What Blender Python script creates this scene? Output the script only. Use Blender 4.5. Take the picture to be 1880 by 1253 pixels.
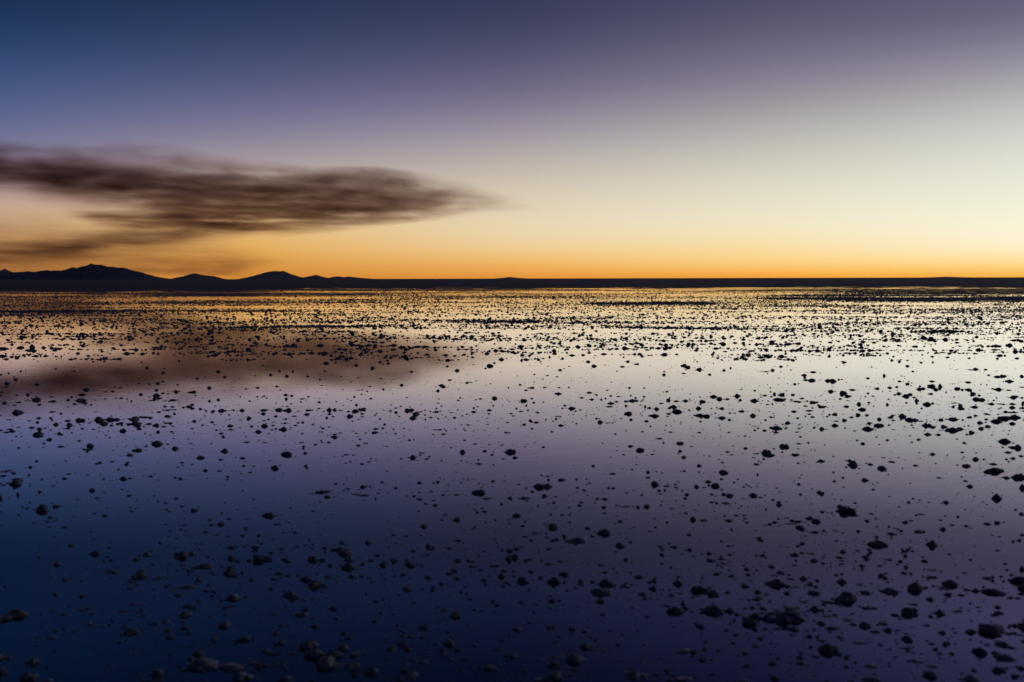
import bpy, math
import numpy as np
from mathutils import Matrix, Vector

# ------------------------------------------------------------------ scene, camera
scene = bpy.context.scene
for o in list(bpy.data.objects):
    bpy.data.objects.remove(o)
coll = scene.collection
rng = np.random.default_rng(11)

PW, PH = 1880.0, 1253.0                      # the photograph's pixels, in which the layout was measured
LENS, SENSOR = 35.0, 36.0
FPX = LENS / SENSOR * PW
CAM_H = 1.5
PITCH = math.atan((PH / 2 - 511.7) / FPX)
ROLL = math.radians(-0.137)

cam_data = bpy.data.cameras.new("camera")
cam_data.lens = LENS
cam_data.sensor_width = SENSOR
cam_data.clip_start = 0.05
cam_data.clip_end = 120000.0
cam_data.dof.use_dof = True
cam_data.dof.focus_distance = 28.0
cam_data.dof.aperture_fstop = 2.8
cam = bpy.data.objects.new("camera", cam_data)
CAM_M = Matrix.Translation((0, 0, CAM_H)) @ Matrix.Rotation(math.pi / 2 - PITCH, 4, 'X') @ Matrix.Rotation(ROLL, 4, 'Z')
cam.matrix_world = CAM_M
coll.objects.link(cam)
scene.camera = cam
R3 = np.array(CAM_M.to_3x3())


def rays(px, py):
    """World directions through the photograph's pixels."""
    px = np.asarray(px, float); py = np.asarray(py, float)
    d = np.stack([(px - PW / 2) / FPX, -(py - PH / 2) / FPX, -np.ones_like(px)], -1)
    d = d @ R3.T
    return d / np.linalg.norm(d, axis=-1, keepdims=True)


def on_water(px, py):
    """Where the lines of sight through those pixels meet the water: x, y, distance along the ground."""
    d = rays(px, py)
    t = CAM_H / -d[..., 2]
    return d[..., 0] * t, d[..., 1] * t, t


def horizon_y(px):
    return 511.7 - (np.asarray(px, float) - 940.0) * math.tan(math.radians(0.137))


# ------------------------------------------------------------------ render settings
scene.view_settings.view_transform = 'Standard'
scene.view_settings.look = 'None'
scene.view_settings.exposure = 0.0
scene.view_settings.gamma = 1.0
scene.view_settings.use_curve_mapping = False
cy = scene.cycles
cy.use_denoising = True
cy.denoiser = 'OPENIMAGEDENOISE'
cy.denoising_input_passes = 'RGB_ALBEDO_NORMAL'
cy.denoising_prefilter = 'ACCURATE'
cy.max_bounces = 5
cy.diffuse_bounces = 2
cy.glossy_bounces = 3
cy.transmission_bounces = 2
cy.volume_bounces = 0
cy.transparent_max_bounces = 8
cy.volume_step_rate = 0.1
cy.volume_max_steps = 512
cy.caustics_reflective = False


# ------------------------------------------------------------------ node helpers
class G:
    def __init__(self, nt):
        self.nt = nt

    def n(self, typ, **kw):
        node = self.nt.nodes.new(typ)
        for k, v in kw.items():
            setattr(node, k, v)
        return node

    def put(self, sock, v):
        if isinstance(v, bpy.types.NodeSocket):
            self.nt.links.new(v, sock)
        else:
            sock.default_value = v

    def m(self, op, a, b=None, c=None, clamp=False):
        node = self.n('ShaderNodeMath', operation=op, use_clamp=clamp)
        self.put(node.inputs[0], a)
        if b is not None: self.put(node.inputs[1], b)
        if c is not None: self.put(node.inputs[2], c)
        return node.outputs[0]

    def rng(self, v, a, b, c=0.0, d=1.0, smooth=False):
        node = self.n('ShaderNodeMapRange', interpolation_type='SMOOTHSTEP' if smooth else 'LINEAR')
        for i, x in enumerate((v, a, b, c, d)):
            self.put(node.inputs[i], x)
        return node.outputs[0]

    def mix(self, f, a, b):
        node = self.n('ShaderNodeMix', data_type='RGBA')
        self.put(node.inputs[0], f); self.put(node.inputs[6], a); self.put(node.inputs[7], b)
        return node.outputs[2]

    def noise(self, vec, scale, detail=4.0, rough=0.55, dist=0.0):
        node = self.n('ShaderNodeTexNoise')
        self.put(node.inputs['Vector'], vec)
        node.inputs['Scale'].default_value = scale
        node.inputs['Detail'].default_value = detail
        node.inputs['Roughness'].default_value = rough
        node.inputs['Distortion'].default_value = dist
        return node.outputs['Fac']

    def curve(self, v, pts):
        """Piecewise smooth function of v given as (x, y) points (any ranges)."""
        xs = [p[0] for p in pts]; ys = [p[1] for p in pts]
        x0, x1 = min(xs), max(xs); y0, y1 = min(ys), max(ys)
        if y1 - y0 < 1e-6: y1 = y0 + 1e-6
        f = self.n('ShaderNodeFloatCurve')
        cv = f.mapping.curves[0]
        norm = [((x - x0) / (x1 - x0), (y - y0) / (y1 - y0)) for x, y in pts]
        while len(cv.points) < len(norm): cv.points.new(0.5, 0.5)
        for p, q in zip(cv.points, norm): p.location = q; p.handle_type = 'AUTO_CLAMPED'
        f.mapping.update()
        self.put(f.inputs['Value'], self.rng(v, x0, x1))
        return self.rng(f.outputs[0], 0.0, 1.0, y0, y1)


def lin(c):
    c = np.asarray(c, float) / 255.0
    return np.where(c <= 0.04045, c / 12.92, ((c + 0.055) / 1.055) ** 2.4)


# ------------------------------------------------------------------ the sky: dusk, the sun just set beyond the frame to the right
# colour of the sky by height above the horizon, along five azimuths of the view and towards the dark east
SKY = {
    0:    [(0, (24, 47, 80)), (40, (29, 54, 92)), (100, (48, 73, 116)), (160, (70, 88, 130)), (204, (86, 99, 142)), (235, (103, 108, 150)),
           (265, (122, 118, 152)), (300, (146, 134, 152)), (340, (176, 154, 152)), (380, (196, 164, 142)), (420, (205, 162, 116)), (460, (205, 150, 86)), (490, (200, 138, 68)), (509, (190, 124, 56))],
    470:  [(0, (38, 52, 88)), (40, (45, 60, 96)), (100, (65, 76, 112)), (160, (88, 92, 130)), (204, (110, 110, 145)), (240, (131, 125, 150)),
           (280, (155, 143, 153)), (320, (180, 165, 158)), (360, (205, 180, 152)), (400, (222, 188, 136)), (430, (228, 182, 112)), (460, (226, 168, 86)), (490, (214, 145, 60)), (509, (205, 132, 48))],
    940:  [(0, (53, 57, 84)), (40, (61, 65, 93)), (100, (82, 84, 111)), (150, (105, 100, 127)), (204, (136, 123, 147)), (230, (150, 137, 155)),
           (250, (160, 153, 162)), (300, (190, 178, 171)), (350, (214, 200, 178)), (400, (230, 213, 182)), (440, (236, 210, 164)), (470, (239, 193, 122)), (490, (235, 170, 82)), (509, (224, 142, 46))],
    1410: [(0, (78, 76, 100)), (40, (88, 86, 109)), (100, (115, 110, 133)), (150, (138, 127, 146)), (190, (156, 149, 156)), (230, (176, 174, 172)),
           (280, (200, 196, 185)), (330, (220, 215, 196)), (380, (234, 227, 202)), (420, (243, 230, 196)), (450, (248, 222, 166)), (475, (251, 211, 136)), (490, (251, 196, 106)), (500, (248, 174, 68)), (509, (242, 156, 44))],
    1880: [(0, (91, 90, 114)), (40, (111, 109, 130)), (80, (133, 127, 147)), (130, (157, 151, 165)), (160, (175, 172, 174)), (204, (195, 195, 192)),
           (250, (211, 211, 204)), (300, (226, 226, 212)), (350, (237, 236, 216)), (400, (247, 243, 216)), (444, (254, 242, 212)), (470, (254, 229, 172)), (490, (253, 210, 118)), (500, (250, 190, 84)), (509, (243, 170, 56))],
}
HIGH = {0: [(18, (22, 48, 90)), (22, (10, 36, 72)), (28, (7, 24, 54)), (38, (7, 18, 40))], 470: [(18, (32, 50, 92)), (22, (13, 33, 69)), (28, (9, 23, 51)), (38, (7, 18, 40))],
        940: [(18, (46, 56, 96)), (22, (20, 33, 68)), (28, (11, 22, 48)), (38, (8, 18, 40))], 1410: [(18, (74, 75, 116)), (22, (40, 46, 90)), (28, (23, 32, 66)), (38, (13, 21, 46))],
        1880: [(18, (105, 103, 150)), (22, (66, 70, 122)), (28, (37, 43, 86)), (38, (20, 27, 55))]}
ZENITH = (6, 13, 31)
EAST = [(0, (16, 20, 33)), (6, (19, 23, 38)), (14, (15, 21, 38)), (30, (10, 17, 35)), (90, ZENITH)]
HAZE_DENSITY, HAZE_TOP, HAZE_REACH = 7e-6, 320.0, 32000.0


def ramp_stops(samples):
    """(elevation in degrees, sRGB) -> 31 evenly spaced smooth stops over u = sqrt(elevation / 90), linear RGB."""
    e = np.array([s[0] for s in samples], float); c = np.array([s[1] for s in samples], float)
    u = np.sqrt(np.clip(e, 0, 90) / 90); k = np.argsort(u); u, c = u[k], c[k]
    fine = np.linspace(0, 1, 1201)
    col = np.stack([np.interp(fine, u, c[:, i]) for i in range(3)], 1)
    w = np.exp(-0.5 * (np.arange(-40, 41) / 12.0) ** 2); w /= w.sum()
    pad = np.concatenate([2 * col[:1] - col[40:0:-1], col, np.repeat(col[-1:], 40, 0)])
    col = np.stack([np.convolve(pad[:, i], w, 'valid') for i in range(3)], 1)
    us = np.concatenate([np.linspace(0, 0.46, 25), np.linspace(0.50, 1.0, 7)])
    out_ = lin(np.clip(np.stack([np.interp(us, fine, col[:, i]) for i in range(3)], 1), 0, 255))
    # the colours were read through the evening haze: undo its dimming
    path = np.minimum(HAZE_REACH, HAZE_TOP / np.maximum(np.sin(us ** 2 * math.pi / 2), 1e-6))
    return us, out_ * np.exp(HAZE_DENSITY * path)[:, None]


world = bpy.data.worlds.new("World")
scene.world = world
world.use_nodes = True
nt = world.node_tree
nt.nodes.clear()
g = G(nt)
tc = g.n('ShaderNodeTexCoord')
sep = g.n('ShaderNodeSeparateXYZ')
nt.links.new(tc.outputs['Generated'], sep.inputs[0])
elev = g.m('ARCSINE', sep.outputs[2])
azim = g.m('MULTIPLY', g.m('ARCTAN2', sep.outputs[0], sep.outputs[1]), 180 / math.pi)
u_el = g.m('SQRT', g.m('DIVIDE', g.m('MAXIMUM', elev, 0.0), math.pi / 2))


def sky_ramp(samples, gain=1.0):
    us, cols = ramp_stops(samples)
    r = g.n('ShaderNodeValToRGB')
    el = r.color_ramp.elements
    while len(el) < len(us): el.new(0.5)
    for e_, u_, c_ in zip(el, us, cols):
        e_.position = float(u_); e_.color = (*[float(v) * gain for v in c_], 1)
    nt.links.new(u_el, r.inputs[0])
    return r.outputs[0]


cols, azs = [], []
for x in (0, 470, 940, 1410, 1880):
    s = []
    for y, c in SKY[x]:
        d = rays(x, y)
        s.append((math.degrees(math.asin(d[2])), c))
    s.append((0.0, SKY[x][-1][1]))
    s += HIGH[x] + [(90, ZENITH)]
    cols.append(sky_ramp(s)); azs.append(math.degrees(math.atan((x - 940) / FPX)))
    if x == 1880: right_samples = s
east = sky_ramp(EAST)
glow = sky_ramp(right_samples, 1.12)
out = east
out = g.mix(g.rng(azim, -105, azs[0], smooth=True), out, cols[0])
for i in range(1, 5):
    out = g.mix(g.rng(azim, azs[i - 1], azs[i]), out, cols[i])
out = g.mix(g.rng(azim, azs[4], 48, smooth=True), out, glow)
out = g.mix(g.rng(azim, 55, 135, smooth=True), out, east)
bg = g.n('ShaderNodeBackground')
nt.links.new(out, bg.inputs[0])
bg.inputs[1].default_value = 1.0
wo = g.n('ShaderNodeOutputWorld')
nt.links.new(bg.outputs[0], wo.inputs[0])
world.cycles.sampling_method = 'MANUAL'
world.cycles.sample_map_resolution = 2048


# ------------------------------------------------------------------ materials
def new_mat(name):
    m = bpy.data.materials.new(name)
    m.use_nodes = True
    m.node_tree.nodes.clear()
    gg = G(m.node_tree)
    o = gg.n('ShaderNodeOutputMaterial')
    return m, gg, o


def salt_material(name, c0, c1, rough, bump_scale, bump):
    m, gg, o = new_mat(name)
    t = gg.n('ShaderNodeTexCoord').outputs['Object']
    geo = gg.n('ShaderNodeNewGeometry').outputs['Position']
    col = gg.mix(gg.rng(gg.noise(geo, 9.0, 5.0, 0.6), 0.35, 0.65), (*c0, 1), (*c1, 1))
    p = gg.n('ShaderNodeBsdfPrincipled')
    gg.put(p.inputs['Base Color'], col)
    p.inputs['Roughness'].default_value = rough
    p.inputs['IOR'].default_value = 1.45
    b = gg.n('ShaderNodeBump')
    b.inputs['Strength'].default_value = bump
    b.inputs['Distance'].default_value = 0.01
    gg.put(b.inputs['Height'], gg.noise(geo, bump_scale, 6.0, 0.65))
    gg.put(p.inputs['Normal'], b.outputs[0])
    gg.put(o.inputs['Surface'], p.outputs[0])
    return m


MAT_SALT = salt_material("rough_salt", (0.22, 0.24, 0.29), (0.41, 0.42, 0.48), 0.48, 60.0, 0.6)
MAT_CRUST = salt_material("dry_salt_crust", (0.048, 0.058, 0.115), (0.07, 0.083, 0.16), 0.95, 3.0, 0.3)  # navy tint of distant haze is put into the crust's base colour
MAT_ROCK = salt_material("mountain_rock", (0.08, 0.11, 0.17), (0.11, 0.15, 0.22), 1.0, 0.01, 0.2)  # rock coloured blue to paint in the haze over the far hills

m, gg, o = new_mat("still_brine")
MAT_WATER = m
geo = gg.n('ShaderNodeNewGeometry').outputs['Position']
mp = gg.n('ShaderNodeMapping'); gg.put(mp.inputs['Vector'], geo); mp.inputs['Scale'].default_value = (0.35, 1.0, 1.0)
b = gg.n('ShaderNodeBump')
b.inputs['Strength'].default_value = 0.04
b.inputs['Distance'].default_value = 0.01
gg.put(b.inputs['Height'], gg.noise(mp.outputs[0], 9.0, 3.0, 0.5))
bed = gg.n('ShaderNodeBsdfDiffuse')
gg.put(bed.inputs[0], gg.mix(gg.noise(geo, 0.5, 3.0), (0.02, 0.035, 0.08, 1), (0.035, 0.055, 0.11, 1)))
gl = gg.n('ShaderNodeBsdfGlossy')
gl.inputs['Color'].default_value = (0.96, 0.94, 1.0, 1)
gl.inputs['Roughness'].default_value = 0.022
gg.put(gl.inputs['Normal'], b.outputs[0])
fr = gg.n('ShaderNodeFresnel'); fr.inputs['IOR'].default_value = 1.5
mx = gg.n('ShaderNodeMixShader')
gg.put(mx.inputs[0], gg.m('MINIMUM', gg.m('MULTIPLY', fr.outputs[0], 1.55), 0.96))
gg.put(mx.inputs[1], bed.outputs[0]); gg.put(mx.inputs[2], gl.outputs[0])
gg.put(o.inputs['Surface'], mx.outputs[0])


# ------------------------------------------------------------------ mesh helpers
def mesh_np(name, verts, faces, mat, smooth=True):
    """faces: (n, 3) or (n, 4) int array."""
    me = bpy.data.meshes.new(name)
    verts = np.asarray(verts, np.float32); faces = np.asarray(faces, np.int32)
    nf, k = faces.shape
    me.vertices.add(len(verts)); me.vertices.foreach_set('co', verts.ravel())
    me.loops.add(nf * k); me.loops.foreach_set('vertex_index', faces.ravel())
    me.polygons.add(nf)
    me.polygons.foreach_set('loop_start', np.arange(0, nf * k, k, dtype=np.int32))
    me.polygons.foreach_set('loop_total', np.full(nf, k, np.int32))
    me.polygons.foreach_set('use_smooth', np.full(nf, smooth, bool))
    me.materials.append(mat)
    me.update(calc_edges=True)
    me.validate()
    return me


def link(name, me, kind=None, label=None, cat=None, group=None, loc=(0, 0, 0)):
    ob = bpy.data.objects.new(name, me)
    ob.location = loc
    coll.objects.link(ob)
    if kind: ob['kind'] = kind
    if label: ob['label'] = label
    if cat: ob['category'] = cat
    if group: ob['group'] = group
    return ob


def icosphere(sub):
    t = (1 + 5 ** 0.5) / 2
    v = [(-1, t, 0), (1, t, 0), (-1, -t, 0), (1, -t, 0), (0, -1, t), (0, 1, t), (0, -1, -t), (0, 1, -t), (t, 0, -1), (t, 0, 1), (-t, 0, -1), (-t, 0, 1)]
    f = [(0, 11, 5), (0, 5, 1), (0, 1, 7), (0, 7, 10), (0, 10, 11), (1, 5, 9), (5, 11, 4), (11, 10, 2), (10, 7, 6), (7, 1, 8), (3, 9, 4), (3, 4, 2), (3, 2, 6), (3, 6, 8), (3, 8, 9), (4, 9, 5), (2, 4, 11), (6, 2, 10), (8, 6, 7), (9, 8, 1)]
    v = [np.array(a, float) / np.linalg.norm(a) for a in v]
    for _ in range(sub):
        mid, nf = {}, []
        def mp_(a, b):
            k = (min(a, b), max(a, b))
            if k not in mid:
                q = v[a] + v[b]; v.append(q / np.linalg.norm(q)); mid[k] = len(v) - 1
            return mid[k]
        for a, b, c in f:
            ab, bc, ca = mp_(a, b), mp_(b, c), mp_(c, a)
            nf += [(a, ab, ca), (b, bc, ab), (c, ca, bc), (ab, bc, ca)]
        f = nf
    return np.array(v), np.array(f, np.int32)


ICO = {k: icosphere(k) for k in range(6)}


def hash2(ix, iy, seed):
    h = (ix.astype(np.int64) * 374761393 + iy.astype(np.int64) * 668265263 + seed * 1442695041) & 0x7fffffff
    h = ((h ^ (h >> 13)) * 1274126177) & 0x7fffffff
    return ((h ^ (h >> 16)) & 0xffff) / 65535.0


def vnoise(x, y, seed=0):
    ix, iy = np.floor(x), np.floor(y)
    fx, fy = x - ix, y - iy
    fx, fy = fx * fx * (3 - 2 * fx), fy * fy * (3 - 2 * fy)
    a, b = hash2(ix, iy, seed), hash2(ix + 1, iy, seed)
    c, d = hash2(ix, iy + 1, seed), hash2(ix + 1, iy + 1, seed)
    return (a * (1 - fx) + b * fx) * (1 - fy) + (c * (1 - fx) + d * fx) * fy


def fbm(x, y, seed=0, oct=4):
    s, a, n = 0, 0.5, 0
    for i in range(oct):
        s = s + a * vnoise(x * 2 ** i, y * 2 ** i, seed + i); n += a; a *= 0.5
    return s / n


# ------------------------------------------------------------------ water and the dry salt flat beyond it
R_WATER = 420.0
ang = np.linspace(0, 2 * math.pi, 181)[:-1]
ring = np.stack([R_WATER * np.sin(ang), R_WATER * np.cos(ang), np.zeros_like(ang)], 1)
vw = np.concatenate([[[0, 0, 0]], ring]); n_ = len(ang)
fw = np.array([[0, 1 + (i + 1) % n_, 1 + i] for i in range(n_)], np.int32)
link("water", mesh_np("water", vw, fw, MAT_WATER, False), 'structure', "still shallow brine mirroring the dusk sky", None)

th = np.concatenate([np.linspace(-math.pi, -0.75, 60)[:-1], np.linspace(-0.75, 0.75, 900), np.linspace(0.75, math.pi, 60)[1:]])
rr = np.concatenate([[2, 20, 60, 80], np.geomspace(95, 300, 240), np.geomspace(310, 3000, 60), np.geomspace(3300, 31000, 14)])
T, Rr = np.meshgrid(th, rr)
X, Y = Rr * np.sin(T), Rr * np.cos(T)
Re = Rr * (1.08 - 0.10 * np.clip(np.sin(T) / 0.45, -1, 1))
shore = np.interp(Re, [60, 95, 135, 172, 240, 380], [-0.10, -0.05, -0.014, 0.010, 0.045, 0.05])
bumps = (fbm(X / 9.0, Y / 3.0, 3, 3) - 0.5) * 0.10 + (fbm(X / 1.7, Y / 1.0, 9, 2) - 0.5) * 0.06
Z = shore + bumps * np.interp(Rr, [60, 95, 300, 3000], [0, 1, 1.0, 0.6])
Z = np.where(Rr > 3000, 0.03, Z)
nr, ntn = Rr.shape
vi = np.arange(nr * ntn).reshape(nr, ntn)
q = np.stack([vi[:-1, :-1], vi[:-1, 1:], vi[1:, 1:], vi[1:, :-1]], -1).reshape(-1, 4)[:, ::-1]
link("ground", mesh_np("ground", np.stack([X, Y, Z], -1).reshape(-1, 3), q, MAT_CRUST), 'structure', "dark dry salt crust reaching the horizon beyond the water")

# ------------------------------------------------------------------ mountains on the horizon
HILLS = [
    ("mountain", 11500, "long dark mountain range with the tall pointed peak", [(-420, 512), (-330, 503), (-220, 492), (-150, 497), (-80, 494), (-30, 501), (0, 498.4), (12, 494.3), (18, 497), (26, 500), (38, 499.4), (51, 498.7), (67, 499.2), (84.6, 496.3), (95.7, 498), (102, 497), (111.7, 497.4),
      (122.9, 495.2), (130, 492.6), (137, 491), (143.6, 493), (149, 491), (155.6, 489.5), (161, 488.3), (169, 484.0), (177, 486.3), (188, 486.6), (199.5, 489.6), (220, 491.4), (231, 492), (244, 496.3), (257, 499.6), (269.7, 503), (284, 507), (298, 510), (318, 513.3)]),
    ("mountain", 28500, "small low hill between the long range and the flat-topped hill", [(314, 513), (326, 510), (340, 507.5), (352, 504), (360, 502.5), (366, 504), (375, 506), (395, 508), (403, 510), (414, 513)]),
    ("mountain", 27500, "flat-topped hill standing alone under the cloud", [(440, 513), (452, 510.5), (466, 507.5), (480, 503.6), (492, 500), (499, 499), (505, 498.5), (514, 498.8), (522, 498), (527, 500.5), (532, 502.5), (541, 505.5), (550, 508.5), (557, 510), (566, 513)]),
    ("mountain", 21000, "small pointed hill beside the flat-topped hill", [(552, 513), (558, 510), (570, 507.6), (577, 506.4), (582, 505), (588, 507), (595, 509), (605, 511), (612, 513)]),
    ("mountain", 23000, "low double bump on the horizon beside the pointed hill", [(600, 513), (607, 510.2), (615, 508.8), (622, 508), (632, 509.6), (640, 508.5), (652, 509.7), (665, 511), (690, 513)]),
    ("mountain", 26000, "tiny far hill under the tip of the cloud", [(905, 512.6), (918, 511.2), (926, 510.6), (935, 509.2), (944, 510.2), (956, 511.2), (972, 512.6)]),
    ("mountain", 29500, "faint low rise on the horizon under the brightest sky", [(1690, 511), (1722, 509.4), (1735, 508.8), (1752, 509.4), (1790, 510.6)]),
]
for hi, (nm, dist, lab, prof) in enumerate(HILLS):
    px = np.array([a for a, _ in prof], float); py = np.array([b for _, b in prof], float)
    up = np.maximum(horizon_y(px) + 0.6 - py, 0.0)
    xs = (px - 940) / FPX * dist; hs = up / FPX * dist
    n = int(max(60, min(1000, (px[-1] - px[0]) * 1.4)))
    gx = np.linspace(xs[0], xs[-1], n)
    hx = np.interp(gx, xs, hs)
    hmax = hs.max()
    hx = np.maximum(hx + (fbm(gx / (0.02 * dist) * 4, gx * 0, 40 + hi, 3) - 0.5) * 0.07 * hmax * np.clip(hx / hmax * 2, 0, 1), 0)
    depth = 2.4 * hmax + 150
    sgm = np.linspace(-1, 1, 41)
    GX, S = np.meshgrid(gx, sgm)
    nz = fbm(GX / (1.4 * hmax + 60), S * depth / (1.4 * hmax + 60), 70 + hi, 4)
    fall = (1 - np.abs(S)) ** 1.4
    H = hx[None] * fall * (1 - 0.55 * np.abs(S) * nz) - 4.0 * (np.abs(S) > 0.99)
    V = np.stack([GX, dist + S * depth, H - 2.0], -1).reshape(-1, 3)
    vi = np.arange(V.shape[0]).reshape(GX.shape)
    q = np.stack([vi[:-1, :-1], vi[:-1, 1:], vi[1:, 1:], vi[1:, :-1]], -1).reshape(-1, 4)
    link(nm, mesh_np(nm, V, q, MAT_ROCK), 'structure', lab)

# ------------------------------------------------------------------ the dark cloud: real volumes hanging beyond the mountains
CLOUD_D = 34000.0
CS = 1000.0 / FPX * CLOUD_D                    # metres per 1000 photograph pixels at that distance
HALF = 0.055                                   # half depth in the same unit


def cu(x): return (x - 940) / 1000.0
def cv(x, y): return (float(horizon_y(x)) - y) / 1000.0


def cloud_material(name, lobes, sigma, tint):
    m, gg, o = new_mat(name)
    t = gg.n('ShaderNodeTexCoord').outputs['Object']
    s = gg.n('ShaderNodeSeparateXYZ'); gg.put(s.inputs[0], t)
    u, dpt, v = s.outputs
    # slow warp and streaky detail, drawn out along the wind
    mp = gg.n('ShaderNodeMapping'); gg.put(mp.inputs['Vector'], t); mp.inputs['Scale'].default_value = (0.9, 0.3, 2.4)
    warp = gg.m('SUBTRACT', gg.noise(mp.outputs[0], 5.0, 5.0, 0.6), 0.5)
    mp2 = gg.n('ShaderNodeMapping'); gg.put(mp2.inputs['Vector'], t)
    mp2.inputs['Scale'].default_value = (0.8, 0.2, 11.0); mp2.inputs['Rotation'].default_value = (0, math.radians(2), 0)
    streak = gg.noise(mp2.outputs[0], 6.5, 8.0, 0.62, 0.35)
    mp3 = gg.n('ShaderNodeMapping'); gg.put(mp3.inputs['Vector'], t)
    mp3.inputs['Scale'].default_value = (0.85, 0.3, 3.2); mp3.inputs['Location'].default_value = (3.1, 1.7, 0.4)
    puff = gg.noise(mp3.outputs[0], 13.0, 7.0, 0.6, 0.2)
    total = None
    for L in lobes:
        c = gg.curve(u, [(cu(x), cv(x, y)) for x, y, *_ in L['path']])
        h = gg.curve(u, [(cu(p[0]), p[2] / 1000.0) for p in L['path']])
        k = gg.curve(u, [(cu(p[0]), p[3]) for p in L['path']])
        dv = gg.m('ADD', gg.m('SUBTRACT', v, c), gg.m('MULTIPLY', warp, L.get('warp', 0.02)))
        soft = L.get('soft', 2.0)
        a = gg.m('DIVIDE', gg.m('ABSOLUTE', dv), h)
        prof = gg.m('EXPONENT', gg.m('MULTIPLY', gg.m('POWER', a, soft), -1.0))
        tex = gg.m('ADD', gg.m('MULTIPLY', gg.rng(streak, 0.36, 0.66), L['streak']),
                   gg.m('ADD', gg.m('MULTIPLY', gg.rng(puff, 0.34, 0.68), L.get('puff', 0.2)), L['base']))
        d_ = gg.m('MULTIPLY', gg.m('MULTIPLY', prof, k), tex)
        total = d_ if total is None else gg.m('ADD', total, d_)
    edge = gg.rng(gg.m('ABSOLUTE', dpt), 0.5 * HALF, 0.95 * HALF, 1.0, 0.0, True)
    dens = gg.m('MULTIPLY', gg.m('MULTIPLY', gg.m('MAXIMUM', gg.m('SUBTRACT', total, 0.03), 0.0), edge), sigma / (HALF * CS))
    ab = gg.n('ShaderNodeVolumeAbsorption')
    ab.inputs['Color'].default_value = (*tint, 1)
    gg.put(ab.inputs['Density'], dens)
    gg.put(o.inputs['Volume'], ab.outputs[0])
    tr = gg.n('ShaderNodeBsdfTransparent')
    df = gg.n('ShaderNodeBsdfDiffuse'); df.inputs[0].default_value = (0.3, 0.3, 0.3, 1)
    mx = gg.n('ShaderNodeMixShader'); mx.inputs[0].default_value = 0.001
    gg.put(mx.inputs[1], tr.outputs[0]); gg.put(mx.inputs[2], df.outputs[0])
    gg.put(o.inputs['Surface'], mx.outputs[0])
    return m


def cloud_hull(name, top, bottom, mat, label):
    x0, x1 = top[0][0], top[-1][0]
    xs = np.linspace(x0, x1, 90)
    ty = np.interp(xs, [a for a, _ in top], [b for _, b in top]); by = np.interp(xs, [a for a, _ in bottom], [b for _, b in bottom])
    zt = (horizon_y(xs) - ty) / 1000; zb = (horizon_y(xs) - by) / 1000
    m_ = 28
    a = np.linspace(0, 2 * math.pi, m_ + 1)[:-1]
    ca = np.sign(np.cos(a)) * np.abs(np.cos(a)) ** 0.6; sa = np.sign(np.sin(a)) * np.abs(np.sin(a)) ** 0.6
    V = np.stack([np.repeat(((xs - 940) / 1000)[:, None], m_, 1), HALF * np.repeat(ca[None], len(xs), 0),
                  ((zt + zb) / 2)[:, None] + ((zt - zb) / 2)[:, None] * sa[None]], -1).reshape(-1, 3)
    vi = np.arange(len(V)).reshape(len(xs), m_)
    vj = np.roll(vi, -1, 1)
    q = np.stack([vi[:-1], vj[:-1], vj[1:], vi[1:]], -1).reshape(-1, 4)
    caps = []
    V = list(map(tuple, V))
    for row, flip in ((0, False), (len(xs) - 1, True)):
        c = np.mean([V[i] for i in vi[row]], 0); V.append(tuple(c)); ci = len(V) - 1
        for i in range(m_):
            a_, b_ = int(vi[row][i]), int(vi[row][(i + 1) % m_])
            caps.append((ci, b_, a_) if not flip else (ci, a_, b_))
    me = bpy.data.meshes.new(name)
    me.from_pydata(V, [], [tuple(map(int, f)) for f in q] + caps)
    me.materials.append(mat)
    me.update()
    ob = link(name, me, None, label, 'cloud', loc=(0, CLOUD_D, 0))
    ob.scale = (CS, CS, CS)
    return ob


MAIN = [
    dict(path=[(-420, 306, 28, 0.9), (-150, 310, 29, 1.0), (0, 315, 28, 1.15), (150, 329, 34, 1.15), (300, 345, 33, 1.1), (450, 354, 30, 1.0), (600, 361, 33, 0.95), (700, 361, 34, 0.82), (780, 362, 29, 0.66), (850, 367, 21, 0.34), (905, 373, 17, 0.13), (970, 379, 14, 0.02), (1060, 387, 8, 0.0)],
         soft=2.0, base=0.40, streak=0.75, puff=0.75, warp=0.05),
    dict(path=[(-420, 390, 5, 0.0), (100, 394, 8, 0.0), (180, 400, 12, 0.5), (350, 407, 17, 0.9), (480, 406, 19, 0.95), (600, 398, 18, 0.8), (700, 389, 17, 0.55), (800, 386, 15, 0.4), (880, 383, 9, 0.15), (1060, 387, 5, 0.0)],
         soft=1.8, base=-0.08, streak=1.4, puff=0.25, warp=0.02),
    dict(path=[(-420, 385, 30, 0.0), (100, 380, 25, 0.0), (240, 386, 28, 0.2), (400, 390, 30, 0.32), (600, 388, 28, 0.25), (760, 384, 20, 0.1), (900, 382, 10, 0.0), (1060, 387, 5, 0.0)],
         soft=2.2, base=0.3, streak=1.0, puff=0.4, warp=0.03),
    dict(path=[(-420, 280, 12, 0.10), (0, 281, 12, 0.16), (200, 277, 12, 0.18), (290, 285, 13, 0.36), (380, 304, 16, 0.40), (480, 320, 16, 0.4), (600, 329, 12, 0.4), (690, 328, 10, 0.55), (760, 338, 11, 0.34), (840, 347, 12, 0.18), (920, 362, 12, 0.05), (1060, 387, 5, 0.0)],
         soft=1.5, base=0.0, streak=0.5, puff=0.8, warp=0.04),
]
MAT_CLOUD = cloud_material("dark_cloud", MAIN, 1.55, (0.22, 0.06, 0.025))
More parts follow.
